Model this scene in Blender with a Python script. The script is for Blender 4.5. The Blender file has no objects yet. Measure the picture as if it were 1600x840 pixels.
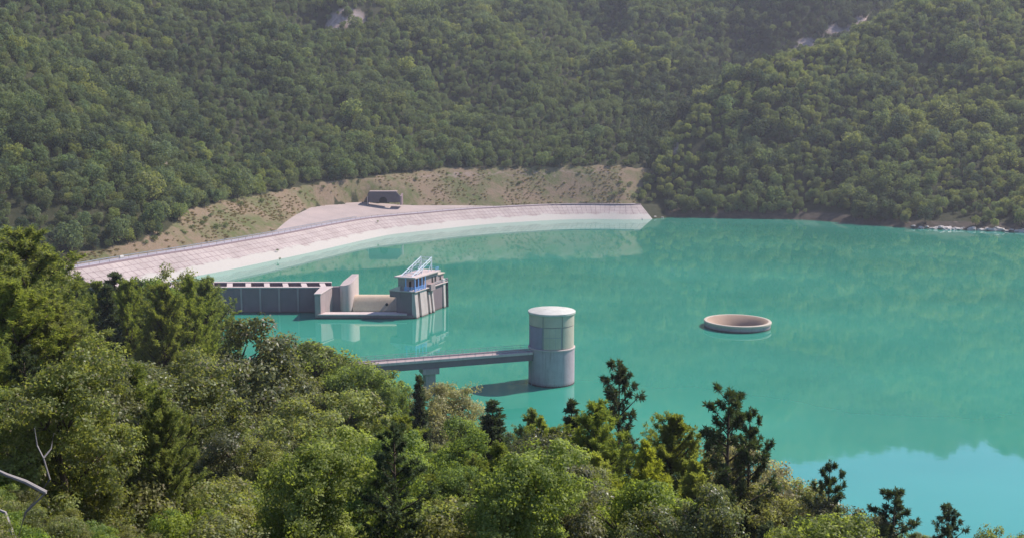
import bpy, math, random
import numpy as np
from mathutils import Vector, Matrix, noise as mnoise

# ------------------------------------------------------------------ camera, sky, sun, exposure
S = bpy.context.scene
COL = S.collection
F_PX, CX, CY = 1600.0, 800.0, 420.0          # focal length and centre in photo pixels
PITCH = math.radians(8.15)
CAM_Z = 60.0
SUN_EL, SUN_AZ = math.radians(48), math.radians(62)   # azimuth clockwise from +Y (the view direction)

cam = bpy.data.cameras.new('camera'); cam.sensor_width = 36; cam.lens = 36; cam.sensor_fit = 'HORIZONTAL'
cam.clip_start = 0.5; cam.clip_end = 9000
camo = bpy.data.objects.new('camera', cam); COL.objects.link(camo)
camo.location = (0, 0, CAM_Z); camo.rotation_euler = (math.pi/2 - PITCH, 0, 0)
S.camera = camo

W = bpy.data.worlds.new('World'); S.world = W; W.use_nodes = True
nt = W.node_tree; bg = nt.nodes['Background']
sky = nt.nodes.new('ShaderNodeTexSky'); sky.sky_type = 'NISHITA'; sky.sun_disc = False
sky.sun_elevation = SUN_EL; sky.sun_rotation = SUN_AZ; sky.altitude = 400
sky.air_density = 1.0; sky.dust_density = 0.1; sky.ozone_density = 7.0
nt.links.new(sky.outputs[0], bg.inputs[0]); bg.inputs[1].default_value = 0.13

sl = bpy.data.lights.new('sun', 'SUN'); sl.energy = 5.0; sl.angle = math.radians(0.53); sl.color = (1.0, 0.94, 0.85)
so = bpy.data.objects.new('sun', sl); COL.objects.link(so)
sd = Vector((math.sin(SUN_AZ)*math.cos(SUN_EL), math.cos(SUN_AZ)*math.cos(SUN_EL), math.sin(SUN_EL)))
so.rotation_euler = (-sd).to_track_quat('-Z', 'Y').to_euler(); so.location = (200, 100, 400)

S.view_settings.view_transform = 'Standard'; S.view_settings.look = 'None'
S.view_settings.exposure = 0.62; S.view_settings.gamma = 1.0
S.render.engine = 'CYCLES'
S.cycles.use_denoising = True
S.cycles.max_bounces = 8; S.cycles.diffuse_bounces = 5; S.cycles.glossy_bounces = 3
S.cycles.transmission_bounces = 6; S.cycles.volume_bounces = 0; S.cycles.transparent_max_bounces = 8
S.cycles.caustics_reflective = False; S.cycles.caustics_refractive = False

rng = np.random.default_rng(11)
random.seed(5)

# ------------------------------------------------------------------ helpers
def at(px, py, z=0.0):
    a = (px-CX)/F_PX; b = -(py-CY)/F_PX
    d = np.array([a, math.cos(PITCH)+b*math.sin(PITCH), -math.sin(PITCH)+b*math.cos(PITCH)])
    t = (z-CAM_Z)/d[2]
    return np.array([d[0]*t, d[1]*t, z])

def at_dist(px, py, Y):
    a = (px-CX)/F_PX; b = -(py-CY)/F_PX
    d = np.array([a, math.cos(PITCH)+b*math.sin(PITCH), -math.sin(PITCH)+b*math.cos(PITCH)])
    t = Y/d[1]
    return np.array([d[0]*t, Y, CAM_Z+d[2]*t])

def proj(x, y, z):
    f = y*math.cos(PITCH) - (z-CAM_Z)*math.sin(PITCH)
    u = y*math.sin(PITCH) + (z-CAM_Z)*math.cos(PITCH)
    f = np.maximum(f, 0.01)
    return CX + F_PX*x/f, CY - F_PX*u/f

def tag(o, label=None, cat=None, group=None, kind=None):
    if label: o['label'] = label
    if cat: o['category'] = cat
    if group: o['group'] = group
    if kind: o['kind'] = kind
    return o

def empty(name, loc=(0,0,0), rz=0.0):
    o = bpy.data.objects.new(name, None); COL.objects.link(o)
    o.location = loc; o.rotation_euler = (0,0,rz); o.empty_display_size = 0.5
    return o

def link(name, me, parent=None):
    o = bpy.data.objects.new(name, me); COL.objects.link(o)
    if parent is not None: o.parent = parent
    return o

class MB:
    def __init__(s): s.v = []; s.f = []; s.uv = {}
    def add(s, vs, fs):
        n = len(s.v); s.v += [tuple(p) for p in vs]; s.f += [tuple(i+n for i in f) for f in fs]; return s
    def box(s, x0, x1, y0, y1, z0, z1):
        return s.hexa([(x0,y0),(x1,y0),(x1,y1),(x0,y1)], z0, z1)
    def hexa(s, poly, z0, z1, poly_top=None):
        """prism over a plan polygon (ccw); poly_top may taper, z1 may be a list"""
        n = len(poly); pt = poly_top or poly
        zt = z1 if isinstance(z1, (list, tuple)) else [z1]*n
        vs = [(p[0],p[1],z0) for p in poly] + [(pt[i][0],pt[i][1],zt[i]) for i in range(n)]
        fs = [tuple(range(n-1,-1,-1)), tuple(range(n,2*n))] + [(i,(i+1)%n,n+(i+1)%n,n+i) for i in range(n)]
        return s.add(vs, fs)
    def bar(s, a, b, w, h=None):
        a = Vector(a); b = Vector(b); h = h or w
        d = (b-a).normalized(); up = Vector((0,0,1)) if abs(d.z) < .95 else Vector((1,0,0))
        r = d.cross(up).normalized(); u = r.cross(d)
        vs = []
        for p in (a, b):
            for i, j in ((-1,-1),(1,-1),(1,1),(-1,1)): vs.append(p + r*(i*w/2) + u*(j*h/2))
        return s.add(vs, [(3,2,1,0),(4,5,6,7)] + [(i,(i+1)%4,4+(i+1)%4,4+i) for i in range(4)])
    def tube(s, pts, radii, n=7):
        pts = [Vector(p) for p in pts]; rings = []
        for i, p in enumerate(pts):
            d = (pts[min(i+1,len(pts)-1)] - pts[max(i-1,0)])
            if d.length < 1e-6: d = Vector((0,0,1))
            d.normalize()
            up = Vector((0,0,1)) if abs(d.z) < .9 else Vector((1,0,0))
            r = d.cross(up).normalized(); u = r.cross(d)
            rings.append([p + r*(radii[i]*math.cos(2*math.pi*k/n)) + u*(radii[i]*math.sin(2*math.pi*k/n)) for k in range(n)])
        vs = [v for r in rings for v in r]; fs = []
        for i in range(len(pts)-1):
            for k in range(n):
                fs.append((i*n+k, i*n+(k+1)%n, (i+1)*n+(k+1)%n, (i+1)*n+k))
        fs.append(tuple(range(n-1,-1,-1))); m = (len(pts)-1)*n; fs.append(tuple(range(m, m+n)))
        return s.add(vs, fs)
    def lathe(s, prof, n=64, a0=0.0, a1=2*math.pi, closed=False):
        full = abs(a1-a0-2*math.pi) < 1e-6
        m = n if full else n+1
        vs = []
        for (r, z) in prof:
            for k in range(m):
                a = a0 + (a1-a0)*k/n; vs.append((r*math.cos(a), r*math.sin(a), z))
        fs = []; L = len(prof)
        for i in range(L if closed else L-1):
            j = (i+1) % L
            for k in range(n):
                k2 = (k+1) % m
                fs.append((i*m+k, i*m+k2, j*m+k2, j*m+k))
        if closed and not full:
            fs.append(tuple(i*m for i in range(L))); fs.append(tuple(i*m+m-1 for i in reversed(range(L))))
        return s.add(vs, fs)
    def build(s, name, mat, parent=None, bevel=0.0, smooth=False):
        me = bpy.data.meshes.new(name); me.from_pydata(s.v, [], s.f); me.update()
        import bmesh
        bm = bmesh.new(); bm.from_mesh(me); bmesh.ops.recalc_face_normals(bm, faces=bm.faces)
        if bevel: 
            es = [e for e in bm.edges if len(e.link_faces)==2 and e.calc_face_angle(0) > .6]
            bmesh.ops.bevel(bm, geom=es, offset=bevel, segments=1, affect='EDGES', clamp_overlap=True)
        bm.to_mesh(me); bm.free()
        me.materials.append(mat)
        if smooth:
            me.polygons.foreach_set('use_smooth', [True]*len(me.polygons))
            me.set_sharp_from_angle(angle=math.radians(35))
        return link(name, me, parent)

def np_mesh(name, verts, faces, mats, mat_idx=None, attrs=None, smooth=False):
    """verts (N,3), faces (M,k) constant k, fast"""
    me = bpy.data.meshes.new(name)
    verts = np.ascontiguousarray(verts, np.float32); faces = np.ascontiguousarray(faces, np.int32)
    M, k = faces.shape
    me.vertices.add(len(verts)); me.vertices.foreach_set('co', verts.ravel())
    me.loops.add(M*k); me.loops.foreach_set('vertex_index', faces.ravel())
    me.polygons.add(M); me.polygons.foreach_set('loop_start', np.arange(0, M*k, k, dtype=np.int32))
    for m in mats: me.materials.append(m)
    if mat_idx is not None: me.polygons.foreach_set('material_index', np.ascontiguousarray(mat_idx, np.int32))
    me.update(calc_edges=True)
    if attrs:
        for n, a in attrs.items():
            at_ = me.attributes.new(n, 'FLOAT', 'POINT'); at_.data.foreach_set('value', np.ascontiguousarray(a, np.float32))
    if smooth: me.polygons.foreach_set('use_smooth', np.ones(M, bool))
    me.validate()
    return me

# ------------------------------------------------------------------ materials
class NT:
    def __init__(s, name):
        s.m = bpy.data.materials.new(name); s.m.use_nodes = True
        s.t = s.m.node_tree; s.b = s.t.nodes['Principled BSDF']; s.out = s.t.nodes['Material Output']
    def n(s, typ, **kw):
        nd = s.t.nodes.new(typ)
        for k, v in kw.items(): setattr(nd, k, v)
        return nd
    def l(s, a, b): s.t.links.new(a, b)
    def pos(s): return s.n('ShaderNodeNewGeometry').outputs['Position']
    def mapping(s, vec, scale):
        m = s.n('ShaderNodeMapping'); m.inputs['Scale'].default_value = scale; s.l(vec, m.inputs[0]); return m.outputs[0]
    def noise(s, vec, scale, detail=4, rough=.6):
        x = s.n('ShaderNodeTexNoise'); x.inputs['Scale'].default_value = scale; x.inputs['Detail'].default_value = detail
        x.inputs['Roughness'].default_value = rough
        if vec is not None: s.l(vec, x.inputs['Vector'])
        return x.outputs['Fac']
    def ramp(s, fac, stops):
        r = s.n('ShaderNodeValToRGB'); e = r.color_ramp.elements
        while len(e) < len(stops): e.new(.5)
        for i, (p, c) in enumerate(stops):
            e[i].position = p; e[i].color = tuple(c)+(1,) if len(c)==3 else c
        s.l(fac, r.inputs[0]); return r.outputs[0]
    def fr(s, fac, a, b, lo=0.0, hi=1.0):
        r = s.n('ShaderNodeMapRange'); r.inputs[1].default_value = a; r.inputs[2].default_value = b
        r.inputs[3].default_value = lo; r.inputs[4].default_value = hi; s.l(fac, r.inputs[0]); return r.outputs[0]
    def mix(s, fac, a, b, mode='MIX'):
        m = s.n('ShaderNodeMix', data_type='RGBA', blend_type=mode)
        for sock, val in ((m.inputs[0], fac), (m.inputs[6], a), (m.inputs[7], b)):
            if hasattr(val, 'links') or isinstance(val, bpy.types.NodeSocket): s.l(val, sock)
            elif isinstance(val, (int, float)): sock.default_value = val
            else: sock.default_value = tuple(val)+(1,)
        return m.outputs[2]
    def math(s, op, a, b=None):
        m = s.n('ShaderNodeMath', operation=op)
        for i, v in enumerate((a, b)):
            if v is None: continue
            if isinstance(v, (int, float)): m.inputs[i].default_value = v
            else: s.l(v, m.inputs[i])
        return m.outputs[0]
    def sepz(s, vec):
        x = s.n('ShaderNodeSeparateXYZ'); s.l(vec, x.inputs[0]); return x.outputs
    def bump(s, h, strength, dist=.1):
        b = s.n('ShaderNodeBump'); b.inputs['Strength'].default_value = strength; b.inputs['Distance'].default_value = dist
        s.l(h, b.inputs['Height']); s.l(b.outputs[0], s.b.inputs['Normal'])
    def fin(s, col=None, rough=.8, spec=.3):
        if col is not None:
            if isinstance(col, bpy.types.NodeSocket): s.l(col, s.b.inputs['Base Color'])
            else: s.b.inputs['Base Color'].default_value = tuple(col)+(1,)
        s.b.inputs['Roughness'].default_value = rough; s.b.inputs['Specular IOR Level'].default_value = spec
        return s.m

def plain(name, col, rough=.6, spec=.4, metal=0.0, var=.25, scale=1.5):
    k = NT(name); n = k.noise(k.pos(), scale, 5)
    c = k.mix(k.fr(n, .35, .7, 0, var), col, tuple(x*.55 for x in col))
    k.b.inputs['Metallic'].default_value = metal
    return k.fin(c, rough, spec)

def concrete(name, col, stain=(.16,.13,.12), wet=True, streak=.55):
    k = NT(name); p = k.pos()
    n1 = k.noise(p, .35, 6, .65); n2 = k.noise(p, 3.0, 5, .6)
    st = k.noise(k.mapping(p, (1.6, 1.6, .10)), 1.0, 5, .7)
    c = k.mix(k.fr(n1, .35, .7, 0, .5), col, tuple(x*.68 for x in col))
    c = k.mix(k.fr(n2, .4, .75, 0, .3), c, tuple(min(1, x*1.15) for x in col))
    c = k.mix(k.fr(st, .5, .75, 0, streak), c, stain)
    if wet:   # old tide line just over the water
        z = k.sepz(p)[2]
        zz = k.math('ADD', z, k.math('MULTIPLY', n2, .5))
        c = k.mix(k.fr(zz, 1.2, .5, 0, .55), c, (.17,.115,.10)); c = k.mix(k.fr(zz, .65, .5, 0, .8), c, (.06,.045,.04))
    k.bump(n2, .35, .06)
    return k.fin(c, .88, .2)

def leafmat(name, dark, light, trans=.35, dry=None, rough=.42, spec=.45, vlo=.72, vhi=1.25):
    k = NT(name)
    a = k.n('ShaderNodeAttribute', attribute_name='tint').outputs['Fac']
    oi = k.n('ShaderNodeObjectInfo').outputs['Random']
    c = k.ramp(a, [(0, dark), (.75, light), (1, tuple(min(1, x*1.35) for x in light))])
    hs = k.n('ShaderNodeHueSaturation')
    k.l(k.fr(oi, 0, 1, .472, .528), hs.inputs['Hue']); 
    k.l(k.fr(k.math('FRACT', k.math('MULTIPLY', oi, 7.3)), 0, 1, vlo, vhi), hs.inputs['Value'])
    k.l(k.fr(k.math('FRACT', k.math('MULTIPLY', oi, 3.7)), 0, 1, .8, 1.1), hs.inputs['Saturation'])
    k.l(c, hs.inputs['Color']); c = hs.outputs[0]
    if dry:
        c = k.mix(k.fr(k.math('FRACT', k.math('MULTIPLY', a, 13.0)), .86, .95, 0, .8), c, dry)
    k.fin(c, rough, spec)
    tr = k.n('ShaderNodeBsdfTranslucent')
    tc = k.mix(.5, c, (min(1, light[0]*2.4), min(1, light[1]*2.3), light[2]*.9))
    k.l(tc, tr.inputs[0])
    ms = k.n('ShaderNodeMixShader'); ms.inputs[0].default_value = trans
    k.l(k.b.outputs[0], ms.inputs[1]); k.l(tr.outputs[0], ms.inputs[2]); k.l(ms.outputs[0], k.out.inputs[0])
    return k.m

M = {}
M['concrete'] = concrete('weathered_concrete', (.36,.27,.265))
M['concrete_pale'] = concrete('pale_concrete', (.54,.43,.405), streak=.4)
M['concrete_dark'] = concrete('dark_concrete', (.215,.15,.165))
M['weir'] = concrete('weir_concrete', (.58,.44,.33), stain=(.42,.27,.19), streak=.6)
M['tower_shaft'] = concrete('tower_concrete', (.45,.355,.38), streak=.6)
M['cream'] = concrete('cream_render', (.50,.44,.35), stain=(.38,.35,.28), wet=False, streak=.4)
M['bluegrey'] = concrete('blue_grey_panel', (.32,.265,.335), wet=False, streak=.2)  # blue-grey tone of the left tower wall panel
M['joint'] = plain('grey_joint', (.33,.30,.31))
M['white_roof'] = plain('white_roof_paint', (.54,.51,.46), var=.55, scale=.6)
M['white_metal'] = plain('pale_painted_steel', (.62,.66,.70), .5)
M['blue_metal'] = plain('light_blue_painted_steel', (.22,.40,.78), .5)
M['grey_metal'] = plain('galvanised_steel', (.36,.38,.41), .45, metal=.4)
M['dark_metal'] = plain('dark_steel', (.06,.06,.065), .5)
M['dark_hole'] = plain('dark_interior', (.02,.018,.018), .9)
M['bark'] = plain('bark', (.10,.075,.055), .9, .1, scale=6)
M['dead_wood'] = plain('bleached_dead_wood', (.30,.265,.25), .85, .1, scale=6)
M['rock'] = concrete('pale_rock', (.50,.43,.40), wet=False, streak=.1)
M['asphalt'] = None

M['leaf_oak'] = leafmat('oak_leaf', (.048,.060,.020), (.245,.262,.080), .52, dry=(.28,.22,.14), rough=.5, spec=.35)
M['leaf_oak_dark'] = leafmat('dark_oak_leaf', (.030,.040,.018), (.165,.178,.078), .45, dry=(.26,.20,.15), rough=.42, spec=.45)  # darker oak leaf tone, used by every second oak prototype
M['leaf_green'] = leafmat('green_leaf', (.060,.100,.018), (.225,.280,.062), .54, rough=.6, spec=.3)
M['leaf_pale'] = leafmat('pale_leaf', (.16,.155,.075), (.34,.325,.19), .45, dry=(.36,.29,.20), rough=.7, spec=.2)
M['needle_olive'] = leafmat('olive_needle', (.052,.075,.022), (.225,.262,.064), .52, dry=(.17,.13,.07), rough=.6, spec=.25)
M['needle_bright'] = leafmat('bright_needle', (.10,.13,.022), (.31,.34,.060), .52, rough=.6, spec=.25)
M['needle_dark'] = leafmat('dark_needle', (.022,.038,.016), (.085,.115,.048), .3, dry=(.09,.06,.035), rough=.6, spec=.25)
M['far_leaf'] = leafmat('far_leaf', (.055,.080,.038), (.160,.200,.092), .42, rough=.7, spec=.1, vlo=.6, vhi=1.35)
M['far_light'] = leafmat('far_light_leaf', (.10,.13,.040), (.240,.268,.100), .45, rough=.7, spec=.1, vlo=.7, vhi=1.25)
M['far_dark'] = leafmat('far_dark_leaf', (.026,.042,.026), (.085,.115,.062), .35, rough=.7, spec=.1, vlo=.6, vhi=1.3)  # dark patches of the wood, and painted shade in the spur ravine

# water: milky turquoise body under a clear smooth surface
def water_mat():
    k = NT('turquoise_water'); p = k.pos()
    n = k.noise(k.mapping(p, (.010,.014,1)), 1.0, 4, .55)
    c = k.mix(k.fr(n, .35, .68), (.030,.220,.157), (.046,.286,.206))
    k.fin(c, .03, .5); k.b.inputs['IOR'].default_value = 2.0
    w1 = k.noise(k.mapping(p, (1,.8,1)), .55, 3, .5); w2 = k.noise(p, .09, 2, .5)
    h = k.math('ADD', k.math('MULTIPLY', w1, .25), w2)
    k.bump(h, .10, .10)
    return k.m
M['water'] = water_mat()

# ------------------------------------------------------------------ plan curves of the lake
def spline(pts, step=4.0):
    P = np.array(pts, float); P = np.vstack([2*P[0]-P[1], P, 2*P[-1]-P[-2]]); out = []
    for i in range(1, len(P)-2):
        p0, p1, p2, p3 = P[i-1], P[i], P[i+1], P[i+2]
        n = max(2, int(np.linalg.norm((p2-p1)[:2])/step))
        for k in range(n):
            t = k/n
            out.append(.5*((2*p1)+(-p0+p2)*t+(2*p0-5*p1+4*p2-p3)*t*t+(-p0+3*p1-3*p2+p3)*t**3))
    out.append(P[-2]); return np.array(out)

def line_dist(poly, x, y):
    """nearest signed distance (positive on the left of travel), segment index + t"""
    best = np.full(x.shape, 1e9); sg = np.zeros(x.shape); par = np.zeros(x.shape)
    for i in range(len(poly)-1):
        ax, ay = poly[i,0], poly[i,1]; dx, dy = poly[i+1,0]-ax, poly[i+1,1]-ay
        L = dx*dx+dy*dy
        t = np.clip(((x-ax)*dx+(y-ay)*dy)/L, 0, 1)
        d = np.hypot(x-ax-t*dx, y-ay-t*dy); m = d < best-1e-9
        best = np.where(m, d, best); par = np.where(m, i+t, par)
        sg = np.where(m, np.sign(dx*(y-ay)-dy*(x-ax)), sg)
    return best*np.where(sg == 0, 1, sg), par

ZC = 8.0                                                        # dam crest above the water
crest_px = [(117,420),(180,409.5),(240,399.5),(310,388.5),(380,376.5),(435,367),(485,357.5),(530,349),(575,341.5),(620,337),(660,333.5),(715,328.5),(770,324.8),(861,320.5),(930,319.5),(990,320)]
crest_vis = [at(a, b, ZC)[:2] for a, b in crest_px]
CREST = spline([(-420,60),(-330,140),(-240,240),(-178,325)] + [tuple(c) for c in crest_vis] + [(96,664),(130,690),(210,735),(330,790),(520,880),(900,980)], 5)
F_px = [(205,388,404),(320,330,470),(400,311,528),(480,295,574),(560,283,603),(640,272,636),(700,267,655),(830,264,677),(960,263,688)]
Fp = [at_dist(*f) for f in F_px]
FOREST = spline([(-560,20,60),(-400,150,26),(-270,280,13),(-200,350,10)] + [tuple(p) for p in Fp] + [(118,706,27),(200,745,38),(325,800,56),(520,900,95),(950,1000,150)], 6)
RIDGE = spline([(72,660,3),(86,671,13),(104,690,32),(135,720,61),(210,780,104),(319,850,150),(491,983,252),(700,1120,330),(1050,1250,360),(1400,1300,360)], 8)
SHORE = spline([(60,664),(84,660),(98,651),(140,642),(182,632),(205,606),(232,581),(281,561),(345,520),(420,430),(480,310),(520,150),(560,-60)], 8)
cpx, cpy = proj(CREST[:,0], CREST[:,1], np.full(len(CREST), ZC))
vis = (CREST[:,1] > 330) & (CREST[:,1] < 655) & (CREST[:,0] < 80)
YARD = np.where(vis, np.interp(cpx, [455,575,625,690,790], [9,37,40,22,9]), 9.0)   # width of road + gravel yard

near_sh = [(-175,345),(-135,300),(-92,262),(-52,224),(-20,194),(10,168),(40,148),(80,130),(140,116),(250,105),(400,60)]
nth = [math.atan2(a, b) for a, b in near_sh]; nr = [math.hypot(a, b) for a, b in near_sh]
nth = [-math.pi, -1.2, -.62] + nth + [2.2, math.pi]; nr = [900, 900, 480] + nr + [900, 900]

def vnoise(x, y, s, oct=4, seed=0.0):
    out = np.empty(x.size); xf = x.ravel()*s; yf = y.ravel()*s
    for i in range(x.size):
        out[i] = mnoise.fractal((xf[i], yf[i], seed), 1.0, 2.0, oct)
    return out.reshape(x.shape)

def height(x, y, detail=True):
    x = np.asarray(x, float); y = np.asarray(y, float)
    # hillside under the camera
    r = np.hypot(x, y); th = np.arctan2(x, y)
    R = np.interp(th, nth, nr)
    q = 1-r/R
    pw_ = 1.34+.62*np.clip((-th-.02)/.36, 0, 1)
    hn = np.where(q > 0, 57.5*np.maximum(q, 0)**pw_, -.55*(r-R))
    # dam, road, grass bank, mountain
    dC, pC = line_dist(CREST, x, y); dF, pF = line_dist(FOREST, x, y)
    zF = np.interp(pF, np.arange(len(FOREST)), FOREST[:,2])
    Wd = np.interp(pC, np.arange(len(CREST)), YARD)
    road = ZC-.6 + 5.5*np.clip((dC-9)/30, 0, 2)*np.where(Wd > 9.2, 1, 0)
    edge = ZC-.6 + 5.5*np.clip((Wd-9)/30, 0, 2)
    w = np.clip((dC-Wd)/np.maximum(dC-Wd-dF, .5), 0, 1)
    hm = np.where(dC < 0, ZC-.6+dC*.53, np.where(dC < Wd, road, edge+(zF-edge)*w))
    up = zF + .50*dF
    top = 500 + 40*np.sin(x*.004) - 125*np.clip((x-420)/380, 0, 1)
    if detail:
        n1 = vnoise(x, y, 1/170., 5, 3.1); n2 = vnoise(x, y, 1/32., 3, 8.2)
        up = up + np.clip(dF, 0, 220)*.24*n1*(1-.8*np.clip((dF-500)/250, 0, 1)) + np.clip(dF, 0, 40)*.06*n2
    up = np.where(up > top, top+(up-top)*.08, up)
    hm = np.where(dF > 0, up, hm)
    # right-hand spur
    dS, pS = line_dist(SHORE, x, y); dR, pR = line_dist(RIDGE, x, y)
    zR = np.interp(pR, np.arange(len(RIDGE)), RIDGE[:,2])
    front = dR < 0
    ww = np.clip(dS/np.maximum(dS-dR, .5), 0, 1)
    hs = np.where(dS < 0, .55*dS, np.where(front, 1.2*np.clip(dS/2, 0, 1)+(zR-1.2)*ww**.95, zR-.55*dR))
    if detail: hs = hs + np.where(dS > 0, np.minimum(dS, 130)*(.20*n1 + .05*n2), 0)
    h = np.maximum(np.maximum(hn, hm), hs)
    if detail: h = h + np.where((hn >= hm) & (hn >= hs), .9*n2, 0)
    return np.maximum(h, -14), dict(hn=hn, hm=hm, hs=hs, dC=dC, dF=dF, dS=dS, dR=dR, Wd=Wd, pC=pC)

# terrain sheet
xs = np.concatenate([np.arange(-1250,-260,14), np.arange(-260,340,4), np.arange(340,1400,14)])
ys = np.concatenate([np.arange(-160,-20,14), np.arange(-20,760,4), np.arange(760,1200,9), np.arange(1200,2500,20)])
GX, GY = np.meshgrid(xs, ys)
GH, info = height(GX, GY)
nx, ny = len(xs), len(ys)
idx = np.arange(nx*ny).reshape(ny, nx)
faces = np.stack([idx[:-1,:-1], idx[:-1,1:], idx[1:,1:], idx[1:,:-1]], -1).reshape(-1, 4)
TPX, TPY = proj(GX, GY, GH)
main_m = (info['hm'] >= info['hn']) & (info['hm'] >= info['hs'])
dC, dF, Wd = info['dC'], info['dF'], info['Wd']
grass = (main_m & (dC > Wd-1) & (dF < 3)).astype(float)

BARE = [(545,28,30,20),(520,40,16,10),(1265,66,22,9),(1312,44,30,8),(1350,30,22,7),(1053,232,9,12),(1240,82,12,6),(262,255,8,5)]   # scree and soil showing between the trees
def bare_at(px, py, extra=0.0):
    b = np.zeros(np.shape(px))
    for (a, c, ra, rb) in BARE:
        b = np.maximum(b, np.clip(1.6-1.2*np.hypot((px-a)/ra, (py-c)/rb), 0, 1))
    return b
far_ok = (GY > 330)
DSI = info['dS']
scree = np.where(far_ok & ~(info['hn'] > np.maximum(info['hm'], info['hs'])), np.maximum(bare_at(TPX, TPY), .5*((info['dF'] > -5) & (info['dF'] < -1) & (TPX > 640) & (TPX < 975) & main_m)), 0)
scree = np.maximum(scree, np.where((TPX > 1425) & (DSI > 0) & (DSI < 7) & (GY > 450) & (info['hs'] > info['hm']), .75, 0))
spur_m = (info['hs'] >= info['hm']) & (info['hs'] >= info['hn'])
shorerim = np.where(spur_m, np.clip(1.3-np.abs(info['dS']-3)/7, 0, 1), 0)

def terrain_mat():
    k = NT('hill_ground'); p = k.pos()
    g = k.n('ShaderNodeAttribute', attribute_name='grass').outputs['Fac']
    s_ = k.n('ShaderNodeAttribute', attribute_name='scree').outputs['Fac']
    rim = k.n('ShaderNodeAttribute', attribute_name='rim').outputs['Fac']
    n1 = k.noise(p, .045, 7, .72); n2 = k.noise(p, .35, 6, .7); n3 = k.noise(p, 2.2, 4, .6)
    soil = k.mix(k.fr(n2, .3, .7), (.022,.028,.013), (.055,.050,.028))
    dry = k.mix(k.fr(n1, .42, .56), (.200,.140,.095), (.095,.105,.038))
    dry = k.mix(k.fr(n2, .42, .72, 0, .75), dry, (.225,.155,.12))
    dry = k.mix(k.fr(n3, .5, .72, 0, .6), dry, (.085,.095,.04))
    sc = k.mix(k.fr(n2, .35, .65), (.40,.31,.29), (.24,.17,.15))
    rimc = k.mix(k.fr(n2, .35, .62), (.11,.08,.065), (.05,.042,.033))
    c = k.mix(k.fr(k.math('ADD', g, k.fr(n2, 0, 1, -.25, .25)), .4, .6), soil, dry)
    c = k.mix(k.fr(k.math('ADD', s_, k.fr(n2, 0, 1, -.3, .3)), .4, .65), c, sc)
    c = k.mix(k.fr(k.math('ADD', rim, k.fr(n2, 0, 1, -.3, .3)), .4, .7), c, rimc)
    k.bump(n2, .8, .5)
    return k.fin(c, .95, .1)
M['ground'] = terrain_mat()
me = np_mesh('hills', np.stack([GX, GY, GH], -1).reshape(-1, 3), faces, [M['ground']],
             attrs=dict(grass=grass.ravel(), scree=scree.ravel(), rim=shorerim.ravel()), smooth=True)
tag(link('hills', me), 'wooded hills and slopes around the reservoir', kind='structure')

# height lookup on the sheet (bilinear)
def hz(x, y):
    x = np.asarray(x, float); y = np.asarray(y, float)
    i = np.clip(np.searchsorted(xs, x)-1, 0, nx-2); j = np.clip(np.searchsorted(ys, y)-1, 0, ny-2)
    a = np.clip((x-xs[i])/(xs[i+1]-xs[i]), 0, 1); b = np.clip((y-ys[j])/(ys[j+1]-ys[j]), 0, 1)
    return GH[j,i]*(1-a)*(1-b)+GH[j,i+1]*a*(1-b)+GH[j+1,i]*(1-a)*b+GH[j+1,i+1]*a*b

# ------------------------------------------------------------------ water sheet (with the mouth of the round spillway left open)
BELL = at(1152, 510, 0); BELL_R = 9.75
m = MB(); prof = [BELL_R-.5] + [14, 25, 60, 150, 400, 1000, 2500]
m.lathe([(r, 0.0) for r in prof], 96)
w = m.build('water', M['water']); w.location = (BELL[0], BELL[1], 0)
if w.data.polygons[0].normal.z < 0: w.data.flip_normals()
tag(w, 'milky turquoise water of the reservoir', kind='structure')

# ------------------------------------------------------------------ dam
ci = np.where((CREST[:,1] > 250) & (CREST[:,1] < 700) & (CREST[:,0] < 84))[0]
C = CREST[ci]; T = np.gradient(C, axis=0); T /= np.linalg.norm(T, axis=1)[:,None]; N = np.stack([-T[:,1], T[:,0]], -1)  # N away from the lake
CS = np.concatenate([[0], np.cumsum(np.linalg.norm(np.diff(C, axis=0), axis=1))])
CW = YARD[ci]
def ribbon(name, offs, mat, parent=None, uvscale=1.0):
    """offs: list of (offset, z) or callables of index"""
    k = len(offs); n = len(C); V = np.zeros((n, k, 3))
    for j, (o, z) in enumerate(offs):
        oo = o if np.ndim(o) else np.full(n, o); zz = z if np.ndim(z) else np.full(n, z)
        V[:,j,:2] = C+N*oo[:,None]; V[:,j,2] = zz
    id_ = np.arange(n*k).reshape(n, k)
    f = np.stack([id_[:-1,:-1], id_[:-1,1:], id_[1:,1:], id_[1:,:-1]], -1).reshape(-1, 4)[:, ::-1]
    me = np_mesh(name, V.reshape(-1,3), f, [mat])
    uv = me.uv_layers.new(name='UVMap')
    d = np.concatenate([[0], np.cumsum([np.mean(np.linalg.norm(V[:,j+1]-V[:,j], axis=1)) for j in range(k-1)])])
    U = np.stack([np.repeat(CS[:,None], k, 1), np.repeat(d[None], n, 0)], -1).reshape(-1, 2)
    li = np.empty(len(me.loops), np.int32); me.loops.foreach_get('vertex_index', li)
    uv.data.foreach_set('uv', U[li].astype(np.float32).ravel())
    return link(name, me, parent)

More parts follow.
